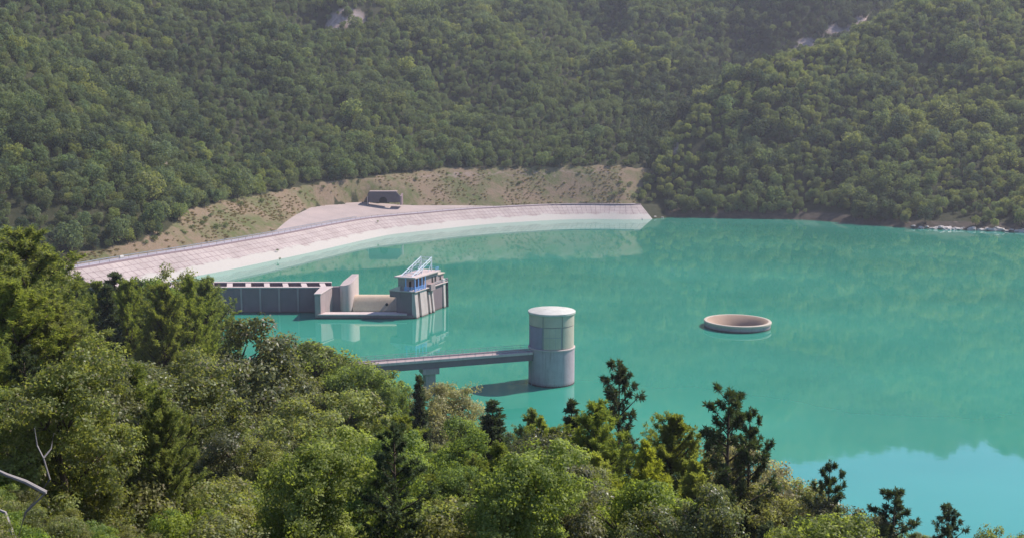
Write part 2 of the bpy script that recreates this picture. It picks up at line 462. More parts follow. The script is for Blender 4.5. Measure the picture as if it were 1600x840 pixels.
def face_mat():
    k = NT('dam_facing_slabs'); p = k.pos()
    uv = k.n('ShaderNodeUVMap').outputs[0]
    br = k.n('ShaderNodeTexBrick'); br.offset = 0.0; k.l(uv, br.inputs['Vector'])
    br.inputs['Scale'].default_value = 1.0; br.inputs['Brick Width'].default_value = 3.2; br.inputs['Row Height'].default_value = 3.3
    br.inputs['Mortar Size'].default_value = .17; br.inputs['Mortar Smooth'].default_value = .4
    br.inputs['Color1'].default_value = (0,0,0,1); br.inputs['Color2'].default_value = (0,0,0,1); br.inputs['Mortar'].default_value = (1,1,1,1)
    mort = k.sepz(br.outputs['Color'])[0]
    n1 = k.noise(p, .12, 6, .7); n2 = k.noise(p, .9, 5, .65); z = k.sepz(p)[2]
    st = k.noise(k.mapping(uv, (.7,.12,1)), 1.0, 4, .6)
    zz = k.math('ADD', z, k.fr(n1, .3, .7, -1.1, 1.1))
    slab = k.mix(k.fr(n1, .38, .65), (.43,.35,.33), (.33,.265,.25))
    slab = k.mix(k.fr(st, .5, .72, 0, .55), slab, (.36,.27,.25))
    up = k.mix(k.math('MULTIPLY', mort, k.fr(n2, .36, .56, .35, 1)), slab, (.17,.12,.125))
    up = k.mix(k.fr(n2, .63, .70, 0, .8), up, (.13,.11,.07))          # tufts and dirt in the joints
    low = k.mix(k.fr(n2, .4, .7, 0, .25), (.43,.385,.35), (.32,.28,.255))
    low = k.mix(k.math('MULTIPLY', mort, .12), low, (.4,.36,.36))
    c = k.mix(k.fr(zz, 2.6, 3.3), low, up)
    k.bump(n2, .3, .08)
    return k.fin(c, .9, .15)
M['dam_face'] = face_mat()
dam = empty('dam', (C[len(C)//2][0], C[len(C)//2][1], 0))
tag(dam, 'long curved dam with pinkish slab facing and a white drawdown band', 'dam')
def under(o, root):
    o.parent = root; o.matrix_parent_inverse = Matrix.Translation(-root.location); return o
offs = [(-.15, ZC-.02)] + [(-.15-.0-(ZC-zv)*1.82, zv) for zv in (6.6,5.2,3.8,2.4,1.0,-.6,-6)]
under(ribbon('slab_facing', offs, M['dam_face']), dam)
par = ribbon('parapet', [(-.45, ZC-.6),(-.45, ZC+.55),(-.12, ZC+.55),(-.12, ZC+.02)], M['concrete_dark']); under(par, dam)

def road_mat(name, a, b, sc):
    k = NT(name); p = k.pos(); n1 = k.noise(p, .08, 5, .6); n2 = k.noise(p, sc, 5, .7)
    c = k.mix(k.fr(n1, .35, .65), a, b); c = k.mix(k.fr(n2, .45, .75, 0, .4), c, tuple(x*.7 for x in a))
    return k.fin(c, .92, .15)
M['road'] = road_mat('pale_asphalt', (.40,.36,.40), (.33,.30,.335), .8)
M['gravel'] = road_mat('pinkish_gravel', (.39,.305,.285), (.33,.265,.25), .6)
rd = ribbon('road', [(-.12, ZC+.02),(2, ZC+.06),(4, ZC+.08),(7.6, ZC+.02)], M['road']); tag(rd, 'pale asphalt road along the dam crest', kind='structure')
yz = lambda f: ZC + 5.5*np.clip((7.6+(CW-7.6)*f-9)/30, 0, 2)*(CW > 9.2)
yd = ribbon('yard', [(7.58, ZC+.01)] + [(7.6+(CW-7.6)*f, yz(f)+.03) for f in (.25,.5,.75,1.0)], M['gravel']); tag(yd, 'pinkish gravel yard sloping up to the tunnel portal', kind='structure')

def along(i0, i1, off, step):
    """points at even spacing along the crest between photo columns i0..i1"""
    px, py = proj(C[:,0]+N[:,0]*off, C[:,1]+N[:,1]*off, np.full(len(C), ZC)); ok = (px >= i0) & (px <= i1) & (C[:,1] > 330) & (C[:,0] < 85)
    s0, s1 = CS[ok][0], CS[ok][-1]; out = []
    for s in np.arange(s0, s1, step):
        out.append((np.interp(s, CS, C[:,0]+N[:,0]*off), np.interp(s, CS, C[:,1]+N[:,1]*off)))
    return out
def railing(name, label, cat, i0, i1, off, step, hgt, mat, rail_h, bars, pw=.12, zb=ZC+.02, group=None):
    P = along(i0, i1, off, step); m = MB(); X0, Y0 = P[0]
    for (x, y) in P: m.box(x-X0-pw/2, x-X0+pw/2, y-Y0-pw/2, y-Y0+pw/2, 0, hgt)
    for b in bars:
        for a, c in zip(P[:-1], P[1:]):
            m.bar((a[0]-X0, a[1]-Y0, b), (c[0]-X0, c[1]-Y0, b), .06, rail_h)
    root = m.build(name, mat); root.location = (X0, Y0, zb); tag(root, label, cat, group)
    return root
railing('guard_rail', 'grey steel guard rail along the inland edge of the dam road', 'guard rail', 95, 560, 7.8, 4, .85, M['grey_metal'], .32, (.66,))
railing('crest_railing', 'dark thin railing along the lake edge of the dam road', 'railing', 95, 990, -.28, 5, 1.0, M['dark_metal'], .06, (.5,.95), pw=.08, zb=ZC+.55)

# lamp at the left end of the road, white block beside it
lp = at(121, 404, ZC); lamp = empty('street_lamp', (lp[0]-4, lp[1]+3, ZC)); tag(lamp, 'slim grey street lamp at the left end of the dam road', 'street lamp')
MB().tube([(0,0,-.5),(0,0,7)], [.11,.06], 8).build('pole', M['grey_metal'], lamp)
MB().tube([(0,0,7),(.5,-.3,7.35),(1.3,-.8,7.4)], [.06,.05,.05], 6).build('arm', M['grey_metal'], lamp)
MB().hexa([(1.1,-1.0),(1.9,-1.35),(2.0,-1.1),(1.25,-.7)], 7.32, 7.5).build('lamp_head', M['grey_metal'], lamp)
bp = at(190, 402.5, ZC+.1); blk = MB().hexa([(-1,-.4),(1,-.4),(1,.4),(-1,.4)], 0, .95, [(-.9,-.2),(.9,-.2),(.9,.2),(-.9,.2)]).build('barrier_block', M['white_roof'], bevel=.05)
blk.location = bp; blk.rotation_euler.z = 1.1; tag(blk, 'small white barrier block on the dam road near its left end', 'barrier')

# tunnel portal
pc = at_dist(600, 316.5, 597); pz = pc[2]
portal = empty('tunnel_portal', (pc[0], pc[1], pz)); tag(portal, 'dark concrete tunnel portal with splayed top at the back of the yard', 'tunnel portal')
M['portal'] = concrete('grimy_concrete', (.125,.10,.11), wet=False)
face = MB()
fo = [(-9.4,0),(9.4,0),(9.4,3.8),(7.2,6.2),(-8.6,6.2),(-9.4,5.4)]
n = len(fo); hole = [(-2.4,0)] + [(-2.4*math.cos(a), 1.3+1.9*math.sin(a)) for a in np.linspace(0, math.pi, 9)] + [(2.4,0)]
hole = [(x-.6, z) for x, z in hole]
outline = [fo[0]] + hole + fo[1:]
fv = [(x, 0, z) for x, z in outline] + [(x, 1.2, z) for x, z in outline]; k_ = len(outline)
face.add(fv, [tuple(range(k_)), tuple(range(2*k_-1, k_-1, -1))] + [(i, (i+1)%k_, k_+(i+1)%k_, k_+i) for i in range(k_)])
face.build('portal_wall', M['portal'], portal)
MB().box(-4.2,3.0,1.25,1.5,-.5,5.5).build('tunnel_mouth', M['dark_hole'], portal)
MB().hexa([(9.4,.0),(10.2,.6),(10.2,9),(9.4,9)], -1.5, [3.8,3.6,4.8,4.8]).build('wing_wall', M['concrete_dark'], portal)
MB().hexa([(-9.8,-.2),(-9.4,-.2),(-9.4,9),(-9.8,9)], -1.5, [3.2,3.2,5.0,5.0]).build('wing_wall', M['concrete_pale'], portal)
MB().hexa([(-8.8,.02),(7.3,.02),(7.3,7),(-8.8,7)], 6.2, 6.5).build('coping', M['concrete'], portal)

# ------------------------------------------------------------------ bell-mouth spillway
sp = empty('bellmouth_spillway', (BELL[0], BELL[1], 0)); tag(sp, 'round concrete bell-mouth spillway standing open in the turquoise water', 'spillway')
R = BELL_R
MB().lathe([(R-.25,-4),(R-.18,-.2),(R-.12,1.25),(R-.12,1.3)], 96).build('outer_wall', M['tower_shaft'], sp, smooth=True)
M['rim'] = concrete('pale_rim_concrete', (.50,.415,.34), wet=False, streak=.2)
MB().lathe([(R-.12,1.3),(R+.08,1.36),(R+.10,1.85),(R-.05,2.0),(R-.75,2.02),(R-.85,1.95)], 96).build('rim', M['rim'], sp, smooth=True)
M['funnel'] = concrete('funnel_concrete', (.36,.25,.185), stain=(.30,.20,.18), wet=False, streak=.5)
MB().lathe([(R-.85,1.95),(R-1.3,1.75),(R-2.2,1.05),(R-3.3,-.1),(R-4.3,-1.8),(R-5.0,-4),(R-5.3,-9),(R-5.3,-14),(.01,-14)], 96).build('funnel', M['funnel'], sp, smooth=True)

# ------------------------------------------------------------------ round intake tower + footbridge
tw = at(861.5, 596.5, 0); TR = 5.35; ZD = 7.7
tower = empty('intake_tower', (tw[0], tw[1], 0)); tag(tower, 'round concrete intake tower with white roof rising from the water', 'tower')
def panel_arc(m, r0, r1, z0, z1, a0, a1, n=10):   # angle 0 faces the camera, positive to the right
    b0, b1 = math.radians(a0-90), math.radians(a1-90)
    return m.lathe([(r0,z0),(r1,z0),(r1,z1),(r0,z1)], n, b0, b1, closed=True)
MB().lathe([(TR,-5),(TR,8.4)], 96).build('lower_shaft', M['tower_shaft'], tower, smooth=True)
MB().lathe([(TR-.4,8.4),(TR+.12,8.4),(TR+.12,8.65),(TR-.4,8.76)], 96).build('ledge', M['concrete_pale'], tower, smooth=True)
MB().lathe([(TR-.28,8.5),(TR-.28,16.5)], 96).build('upper_shaft', M['joint'], tower, smooth=True)
for a0, a1, mm in ((-150,-27,'bluegrey'),(-22,22,'cream'),(27,80,'cream'),(83,140,'cream'),(145,205,'cream')):
    panel_arc(MB(), TR-.30, TR-.15, 8.78, 13.75, a0, a1, 24).build('wall_panel', M[mm], tower, smooth=True)
for a0, a1 in ((-150,-78),(-75,-25),(-23,24),(26,80),(83,140),(145,205)):
    panel_arc(MB(), TR-.30, TR-.12, 13.95, 16.45, a0, a1, 24).build('frieze_panel', M['cream'], tower, smooth=True)
m = MB()
for a in (-8, 8): panel_arc(m, TR-.16, TR-.135, 8.9, 13.7, a-.35, a+.35, 1)
panel_arc(m, TR-.16, TR-.137, 11.5, 11.62, -21.5, 21.5, 12)
m.build('panel_joint', M['joint'], tower)
MB().lathe([(.01,16.4),(TR+.05,16.45),(TR+.16,16.55),(TR+.16,16.95),(TR+.02,17.05),(.01,17.25)], 96).build('roof', M['white_roof'], tower, smooth=True)
panel_arc(MB(), TR-.02, TR+.05, -1, 8.3, -62, -58, 2).build('guide_rail', M['joint'], tower)
# bridge: local x runs from the shore (0) to the tower
be = np.array([tw[0], tw[1]]); d0 = at(560, 569, ZD)[:2]; bd = be-d0; bdir = bd/np.linalg.norm(bd)
bs = be - bdir*70; L = 70-TR*.97
bridge = empty('footbridge', (bs[0], bs[1], 0), math.atan2(bdir[1], bdir[0])); tag(bridge, 'straight concrete footbridge leading from the wooded shore to the round tower', 'bridge')
MB().box(0, L, -1.55, 1.55, ZD-.35, ZD).build('deck', M['concrete'], bridge)
for sy in (-1, 1):
    MB().box(0, L, sy*1.5-.22, sy*1.5+.22, ZD-1.75, ZD-.36).build('girder', M['concrete_dark'], bridge)
    MB().box(0, L, min(sy*1.56, sy*1.95), max(sy*1.56, sy*1.95), ZD-.3, ZD+.28).build('kerb', M['concrete_pale'], bridge, bevel=.03)
    rl = MB()
    for zz_ in (.75, 1.25): rl.bar((0, sy*1.75, ZD+zz_), (L, sy*1.75, ZD+zz_), .07)
    for x in np.arange(1, L, 2.0): rl.bar((x, sy*1.75, ZD+.28), (x, sy*1.75, ZD+1.22), .06)
    rl.build('railing', M['grey_metal'], bridge)
for px_ in (675, 440):
    x_ = float(np.dot(at(px_, 575, ZD-1.5)[:2]-bs, bdir))
    if x_ < 3: continue
    p_ = MB().hexa([(x_-1.9,-1.9),(x_+1.9,-1.9),(x_+1.9,1.9),(x_-1.9,1.9)], ZD-3.1, ZD-1.77)
    p_.build('pier_cap', M['concrete'], bridge, bevel=.06)
    MB().hexa([(x_-1.15,-1.4),(x_+1.15,-1.4),(x_+1.15,1.4),(x_-1.15,1.4)], -10, ZD-3.12).build('pier', M['concrete'], bridge, bevel=.1)

# ------------------------------------------------------------------ intake canal, spillway weir, gate house
YF = 321.0
canal = empty('canal_walls', (-100, YF, 0)); tag(canal, 'long grey open-topped concrete canal with cross beams left of the weir', 'canal')
x0, x1 = -62.0, 43.0
MB().box(x0, x1, 0, .9, -4, 7.9).build('wall', M['concrete_dark'], canal)
MB().box(x0, x1-2, 9.2, 10.1, -4, 8.1).build('wall', M['concrete_dark'], canal)
MB().box(x0, x1, -.28, 1.2, 7.9, 8.25).build('coping', M['concrete_pale'], canal, bevel=.04)
MB().box(x0, x1-2, 8.9, 10.4, 8.1, 8.4).build('coping', M['concrete_pale'], canal, bevel=.04)
M['canal_bed'] = plain('canal_bed', (.09,.08,.075))
MB().box(x0, x1-2, .9, 9.2, 1.0, 1.3).build('canal_bed', M['canal_bed'], canal)
for i in range(17):
    x = x1-5.0-i*6.0
    MB().hexa([(x-.9+2,1.21),(x+.9+2,1.21),(x+.9,8.89),(x-.9,8.89)], 7.35, 8.15).build('cross_beam', M['concrete_pale'], canal)
    MB().hexa([(x-.30,-.24),(x+.30,-.24),(x+.30,-.002),(x-.30,-.002)], -3, 7.88).build('buttress', M['concrete'], canal)

weir = empty('spillway_weir', (-60, 311, 0)); tag(weir, 'concrete side weir with sloping tan face, low sill and tall rounded pier', 'weir')
# wing wall pier (front), recess wall, rounded tall pier, sloping face, sill, floor
MB().hexa([(-.8,0),(1.0,-.2),(3.0,9.4),(-.4,9.9)], -4, [7.4,7.5,8.2,8.1]).build('wing_pier', M['concrete'], weir, bevel=.05)
cap = MB(); cap.add([(-1.0,-.2,7.45),(1.2,-.4,7.55),(3.2,9.6,8.3),(-.6,10.1,8.2),(-1.0,-.2,7.8),(1.2,-.4,7.9),(3.2,9.6,8.65),(-.6,10.1,8.55)],
    [(3,2,1,0),(4,5,6,7),(0,1,5,4),(1,2,6,5),(2,3,7,6),(3,0,4,7)]); cap.build('pier_cap', M['concrete_pale'], weir, bevel=.04)
MB().hexa([(2.95,9.5),(5.6,10.4),(5.2,12.2),(-.4,10.8)], -4, 8.3).build('recess_wall', M['concrete_dark'], weir)
# rounded pier: half-round nose in plan, top rising to the back
pts = [(5.3,10.2),(6.3,9.7),(7.4,9.7),(8.4,10.2),(9.0,11.2),(9.4,13),(9.6,16),(9.8,20.5),(7.6,21),(5.6,15)]
MB().hexa(pts, -4, [8.7,8.75,8.9,9.2,9.6,10.0,10.5,10.9,10.8,9.3]).build('rounded_pier', M['concrete_pale'], weir, bevel=.05, smooth=True)
# weir face (ogee)
pr = [(9.6,-1.0),(10.6,.6),(11.3,1.8),(12.0,3.1),(12.7,4.3),(13.5,4.95),(14.6,5.1),(16.0,4.7),(17.5,3.0),(18.6,0),(20,-4),(9.6,-4)]
xw0, xw1 = 9.2, 24.6
wv = [(xw0, a, b) for a, b in pr] + [(xw1, a, b) for a, b in pr]; nn = len(pr)
MB().add(wv, [tuple(range(nn-1,-1,-1)), tuple(range(nn,2*nn))] + [(i,(i+1)%nn,nn+(i+1)%nn,nn+i) for i in range(nn)]).build('weir_face', M['weir'], weir, smooth=True)
MB().box(1.0, 27, 3.5, 10.5, -4, -.35).build('apron', M['weir'], weir)
MB().box(.2, 29.5, -.5, 3.4, -4, 1.1).build('sill', M['concrete_dark'], weir)
MB().box(.1, 27.5, -.62, 3.5, 1.1, 1.5).build('sill_coping', M['concrete_pale'], weir, bevel=.05)
MB().tube([(20.0,12.0,2.5),(20.0,11.35,2.45)], [.5,.5], 12).build('drain_pipe', M['dark_metal'], weir)

gh = empty('gate_house', (-30.0, 311.0, 0), math.radians(-22.3)); tag(gh, 'concrete gate house with blue porch railing and white steel gantry on its roof', 'gate house')
MB().hexa([(-6.4,0),(-.9,0),(-.9,23.5),(-6.4,23.5)], -5, 8.2).build('base', M['concrete_dark'], gh)
def fin(y0, y1, zt, top=0.0, bot=1.0, mat='concrete_pale'):
    MB().hexa([(-.92,y0),(bot,y0),(bot,y1),(-.92,y1)], -4, zt, [(-.92,y0),(top,y0),(top,y1),(-.92,y1)]).build('buttress', M[mat], gh, bevel=.04)
fin(-.05, 2.0, 8.0); fin(3.3, 7.8, 8.4, .1, 1.1); fin(9.0, 10.0, 7.0, .2, 1.3); fin(11.2, 12.2, 7.2, .2, 1.3); fin(19.8, 21.2, 9.6, .1, .5)
MB().hexa([(-.9,12.6),(-.1,12.6),(-.1,19.6),(-.9,19.6)], -4, 9.0).build('side_wall', M['concrete_dark'], gh)
MB().hexa([(-.9,9.3),(1.0,9.3),(1.0,12.4),(-.9,12.4)], 7.3, 9.4).build('balcony_block', M['concrete'], gh, bevel=.04)
MB().tube([(.2,22.6,-4),(.1,22.6,9.6)], [.42,.42], 10).build('vent_pipe', M['dark_metal'], gh)
MB().hexa([(-8.6,-.2),(-5.0,-.2),(-5.0,7),(-8.6,7)], 6.3, 8.25).build('side_block', M['concrete_dark'], gh)
MB().hexa([(-8.8,-.4),(-5.0,-.4),(-5.0,7.2),(-8.8,7.2)], 8.25, [8.45,10.0,10.0,8.45]).build('side_roof', M['concrete_pale'], gh)
MB().box(-6.6,.55,-.5,22.5,8.2,8.5).build('platform', M['concrete_pale'], gh, bevel=.04)
MB().box(-6.0,-3.2,.6,17.0,8.5,12.4).build('house', M['concrete'], gh)
MB().box(-3.2,-.4,7.2,17.0,8.5,12.4).build('house', M['concrete'], gh)
MB().box(-5.0,-.6,17.0,21.5,8.5,11.2).build('rear_house', M['concrete'], gh)
MB().box(-5.3,-.2,17.02,21.9,11.2,11.5).build('rear_roof', M['rim'], gh, bevel=.04)
MB().box(-6.9,.5,-.4,17.4,12.4,12.85).build('roof', M['concrete_pale'], gh, bevel=.05)
MB().box(-3.18,-3.1,2.4,3.8,8.52,11.0).build('door', M['dark_hole'], gh)
for y in (12.5, 14.6): MB().box(-.398,-.33,y,y+1.0,9.4,11.2).build('window', M['dark_hole'], gh)
MB().box(-.598,-.53,18.6,19.5,9.3,10.6).build('window', M['dark_hole'], gh)
for (x, y) in ((.2,0),(.2,2.3),(.2,4.6),(.2,6.9),(-3.0,0)):
    MB().box(x-.12,x+.12,y-.12,y+.12,8.5,12.4).build('porch_column', M['blue_metal'], gh)
b_ = MB()
for zz_ in (8.75,9.1,9.45,9.8):
    b_.bar((.35,-.3,zz_),(.35,7.0,zz_),.08); b_.bar((-3.4,-.3,zz_),(.35,-.3,zz_),.08)
for y in np.arange(-.3,7.1,.6): b_.bar((.35,y,8.5),(.35,y,9.85),.08)
for x in np.arange(-3.4,.4,.6): b_.bar((x,-.3,8.5),(x,-.3,9.85),.08)
b_.build('porch_railing', M['blue_metal'], gh)
# gantry: inclined lattice boom from the roof front to a mast at the back
g_ = MB()
for x in (-5.2,-1.4):
    g_.bar((x,1.0,12.9),(x,14.5,17.2),.24); g_.bar((x,4.0,12.9),(x,14.5,16.4),.16)
    for i in range(6):
        t0 = i/6; y0_ = 1+13.5*t0; z0_ = 12.9+4.3*t0
        g_.bar((x,y0_,z0_),(x,min(14.5,y0_+2.2),12.9+3.5*max(0,(y0_+2.2-4)/10.5) if y0_+2.2 > 4 else 12.9),.12)
    g_.bar((x,14.5,12.9),(x,14.5,17.4),.26); g_.bar((x,7.6,12.9),(x,9.0,15.5),.2); g_.bar((x,12,12.9),(x,14.5,15.5),.14)
for i in range(7):
    t = i/6; g_.bar((-5.2,1+13.5*t,12.9+4.3*t),(-1.4,1+13.5*t,12.9+4.3*t),.14)
    if i < 6: g_.bar((-5.2,1+13.5*t,12.9+4.3*t),(-1.4,1+13.5*(t+1/6),12.9+4.3*(t+1/6)),.1)
g_.build('gantry', M['white_metal'], gh)
r_ = MB()
for x in (-5.8,-.2):
    for zz_ in (13.4,13.9): r_.bar((x,15.0,zz_),(x,17.2,zz_),.07)
    for y in (15.0,16.1,17.2): r_.bar((x,y,12.85),(x,y,13.9),.07)
for zz_ in (13.4,13.9): r_.bar((-5.8,17.2,zz_),(-.2,17.2,zz_),.07)
r_.build('roof_railing', M['blue_metal'], gh)
q_ = MB()
for x, y in ((.4,13),(.4,16),(.4,19),(.4,22.3),(-6.5,22.3)): q_.bar((x,y,8.5),(x,y,9.6),.08)
for zz_ in (9.05,9.58): q_.bar((.4,13,zz_),(.4,22.3,zz_),.06); q_.bar((.4,22.3,zz_),(-6.5,22.3,zz_),.06)
q_.build('platform_railing', M['white_metal'], gh)

# ------------------------------------------------------------------ trees: prototypes
def unit(v): return v/np.maximum(np.linalg.norm(v, axis=-1, keepdims=True), 1e-9)
def blades(c, d, l, w, r, bend=.0, nrm=None):
    """rhombic blades: base c, direction d, length l, width w"""
    n = len(c)
    if nrm is None: s = unit(np.cross(d, unit(r.normal(size=(n,3)))))
    else:
        d = unit(d-nrm*np.sum(d*nrm, 1, keepdims=True)*.8); s = unit(np.cross(d, nrm))
    l = np.broadcast_to(l, n)[:,None]; w = np.broadcast_to(w, n)[:,None]
    mid = c+d*l*.5
    V = np.stack([c, mid+s*w*.5, c+d*l, mid-s*w*.5], 1)
    if bend: V[:,2,2] -= (l[:,0]*bend)
    return V.reshape(-1,3)
def leaf_mesh(name, V, mat, tint):
    n = len(V)//4
    return np_mesh(name, V, np.arange(n*4).reshape(n,4), [mat], attrs=dict(tint=np.repeat(tint, 4)))

def broadleaf(name, seed, mat, H=9.0, R=3.2, lobes=11, clumps=420, per=60, leaf=.17, clump_r=.42, crown0=.06, bark=None):
    r = np.random.default_rng(seed)
    th = r.uniform(0, 2*np.pi, lobes)+np.arange(lobes)*2.4; zz = np.linspace(crown0+.12, .86, lobes)+r.uniform(-.05,.05,lobes)
    prof = np.sqrt(np.clip(1-((zz-.50)/.52)**2, .05, 1))
    rr = R*.62*prof*r.uniform(.6,1.1,lobes)
    Lc = np.stack([rr*np.cos(th), rr*np.sin(th), zz*H], -1)
    Lr = R*r.uniform(.36,.56,lobes)*(.65+.45*prof)
    tm = MB(); lean = r.normal(0,.25,2)
    tp = [(0,0,-1.2),(lean[0]*.3,lean[1]*.3,H*.2),(lean[0],lean[1],H*.5),(lean[0]*1.1,lean[1]*1.1,H*.62)]
    tm.tube(tp, [.24*H/9,.19*H/9,.12*H/9,.03], 8)
    for c_, rad in zip(Lc, Lr):
        b = Vector((lean[0]*.7, lean[1]*.7, max(H*.15, min(c_[2]-.25*H, H*.6))))
        mid = (b+Vector(c_))/2+Vector((0,0,.15))
        tm.tube([b, mid, Vector(c_)], [.09,.06,.025], 5)
        for _ in range(4):
            e = Vector(c_)+Vector(unit(r.normal(size=3))*rad*r.uniform(.3,.75)); tm.tube([mid, (mid+e)/2+Vector((0,0,.1)), e], [.04,.03,.012], 4)
    wt = Lr**2/np.sum(Lr**2); pick = r.choice(lobes, clumps, p=wt)
    dirs = unit(r.normal(size=(clumps,3))+np.array([0,0,.35])); rad = Lr[pick]*r.uniform(.45,1.08,clumps)**.6
    cc = Lc[pick]+dirs*rad[:,None]*np.array([1,1,.85])
    cr = clump_r*r.uniform(.6,1.3,clumps); ct = r.uniform(-.42,.38,clumps)
    n = clumps*per; ci_ = np.repeat(np.arange(clumps), per)
    off = unit(r.normal(size=(n,3)))*(cr[ci_]*r.uniform(.1,1,n)**.4)[:,None]*np.array([1.05,1.05,.75])
    c = cc[ci_]+off
    nr_ = unit(unit(off)*.8+dirs[ci_]*.5+.45*r.normal(size=(n,3))+np.array([0,0,.2]))
    d = unit(r.normal(size=(n,3))+.5*unit(off))
    V = blades(c, d, leaf*r.uniform(.7,1.3,n), leaf*.62*r.uniform(.7,1.2,n), r, .12, nr_)
    tint = np.clip(.45+ct[ci_]+r.normal(0,.2,n), 0, 1)
    return tm, leaf_mesh(name+'_crown', V, mat, tint)

def pine(name, seed, mat, H=11.0, R=2.6, crown0=.2, whorls=20, per_w=6, twig=5, tufts=4, needle=.32, nw=.045, per=13, shape='round', up=.35, jit=.12):
    """conifer: whorled limbs with twigs that end in needle tufts"""
    r = np.random.default_rng(seed); tm = MB()
    tm.tube([(0,0,-1.2),(r.normal(0,.05),r.normal(0,.05),H*.5),(0,0,H*.97)], [.17*H/11,.11*H/11,.02], 8)
    C_, D_, T_ = [], [], []
    for i in range(whorls):
        f = (i+r.uniform(0,.6))/whorls; z = H*(crown0+(1-crown0)*f*.97)
        if shape == 'round': lenw = R*min(1.0, .55+1.6*f)*max(.06, (1-f**2.2))**.75
        elif shape == 'pine': lenw = R*(1-f)**.62*(.5+.5*min(1,f*4))*(1.0 if i % 2 else .7)+.15
        else: lenw = R*(1-f)**.8*(.55+.45*min(1,f*5))+.12
        k = max(3, int(per_w*(1-.4*f)))
        for j in range(k):
            a = 2*np.pi*(j/k)+i*1.9+r.uniform(-.4,.4); ln = lenw*r.uniform(.85-jit*1.3,1.05+jit)
            e = np.array([math.cos(a), math.sin(a), up*r.uniform(.5,1.3)+.5*f]); e /= np.linalg.norm(e)
            b = np.array([0,0,z+r.normal(0,jit*.5)]); tip = b+e*ln*.96
            if ln > .5: tm.tube([b, b+e*ln*.5, tip], [.05*ln/2+.012,.03*ln/2+.01,.008], 4)
            for q in range(max(2, int(twig*(.4+ln/R)))):
                t = r.uniform(.25,1.0) if q else 1.0
                s = b+e*ln*t
                td = unit(e+r.normal(size=3)*.55+np.array([0,0,.35])); tl = .32*ln*(1.15-t*.6)*r.uniform(.5,1.2)+.08
                for u_ in range(tufts):
                    C_.append(s+td*tl*(u_+1)/tufts+r.normal(size=3)*.05); D_.append(unit(td+r.normal(size=3)*.3+np.array([0,0,.3]))); T_.append(r.uniform(-.2,.2)+(.12 if u_==tufts-1 else -.05))
    for u_ in range(6):
        C_.append(np.array([0,0,H*(.93+.012*u_)])); D_.append(np.array([0,0,1.0])); T_.append(.1)
    C_ = np.array(C_); D_ = np.array(D_); T_ = np.array(T_); m_ = len(C_); ii = np.repeat(np.arange(m_), per); n = len(ii)
    d = unit(D_[ii]*.75+r.normal(size=(n,3))*.75)
    V = blades(C_[ii]-D_[ii]*.05, d, needle*r.uniform(.6,1.2,n), nw*r.uniform(.8,1.3,n), r, .05)
    return tm, leaf_mesh(name+'_crown', V, mat, np.clip(.45+T_[ii]+r.normal(0,.17,n), 0, 1))

PROTO = {}
def reg(kind, name, H, R, tm, crown, bark='bark'):
    zz_ = np.empty(len(crown.vertices)*3, np.float32); crown.vertices.foreach_get('co', zz_); H = float(np.percentile(zz_[2::3], 99.85))
    me = bpy.data.meshes.new('trunk'); me.from_pydata(tm.v, [], tm.f); me.materials.append(M[bark]); me.polygons.foreach_set('use_smooth', [True]*len(me.polygons))
    PROTO.setdefault(kind, []).append(dict(name=name, H=H, R=R, trunk=me, crown=crown))
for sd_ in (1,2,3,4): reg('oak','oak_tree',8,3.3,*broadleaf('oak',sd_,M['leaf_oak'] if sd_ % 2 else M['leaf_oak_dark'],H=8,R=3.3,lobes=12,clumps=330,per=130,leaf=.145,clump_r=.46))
for sd_ in (5,6,7): reg('green','broadleaf_tree',8,3.0,*broadleaf('green',sd_,M['leaf_green'],H=8,R=3.0,lobes=11,clumps=300,per=120,leaf=.155,clump_r=.46))
for sd_ in (8,9): reg('pale','pale_shrub',6,3.0,*broadleaf('pale',sd_,M['leaf_pale'],H=6,R=3.0,lobes=10,clumps=300,per=120,leaf=.13,clump_r=.42,crown0=.1))
for sd_ in (10,11,12): reg('soft','pine_tree',11,2.7,*pine('soft',sd_,M['needle_olive'],H=11,R=2.5,crown0=.06,whorls=34,per_w=8,twig=7,tufts=6,needle=.22,nw=.035,per=11,up=.95,jit=.42))
for sd_ in (13,14): reg('bright','young_pine',8,2.5,*pine('bright',sd_,M['needle_bright'],H=8,R=2.4,crown0=.03,whorls=28,per_w=8,twig=7,tufts=6,needle=.20,nw=.035,per=11,shape='cone',up=1.1,jit=.4))
for sd_ in (15,16,17): reg('dark','black_pine',12,2.6,*pine('dark',sd_,M['needle_dark'],H=12,R=3.2,crown0=.12,whorls=18,per_w=5,twig=6,tufts=5,needle=.30,nw=.05,per=14,shape='pine',up=.55,jit=.28))
for sd_ in (18,19): reg('slim','slim_conifer',10,1.2,*pine('slim',sd_,M['needle_dark'],H=10,R=1.25,crown0=.05,whorls=24,per_w=6,twig=5,tufts=4,needle=.26,nw=.06,per=12,shape='cone',up=.9))
for sd_ in (20,21): reg('shrub','shrub',2.6,1.9,*broadleaf('shrub',sd_,M['leaf_oak'],H=2.6,R=1.9,lobes=7,clumps=130,per=60,leaf=.15,crown0=-.05))
reg('greenshrub','shrub',2.6,1.9,*broadleaf('greenshrub',22,M['leaf_green'],H=2.6,R=1.9,lobes=7,clumps=130,per=60,leaf=.16,crown0=-.05))
CATS = dict(oak='tree',green='tree',pale='shrub',soft='pine tree',bright='pine tree',dark='pine tree',slim='conifer',shrub='shrub')

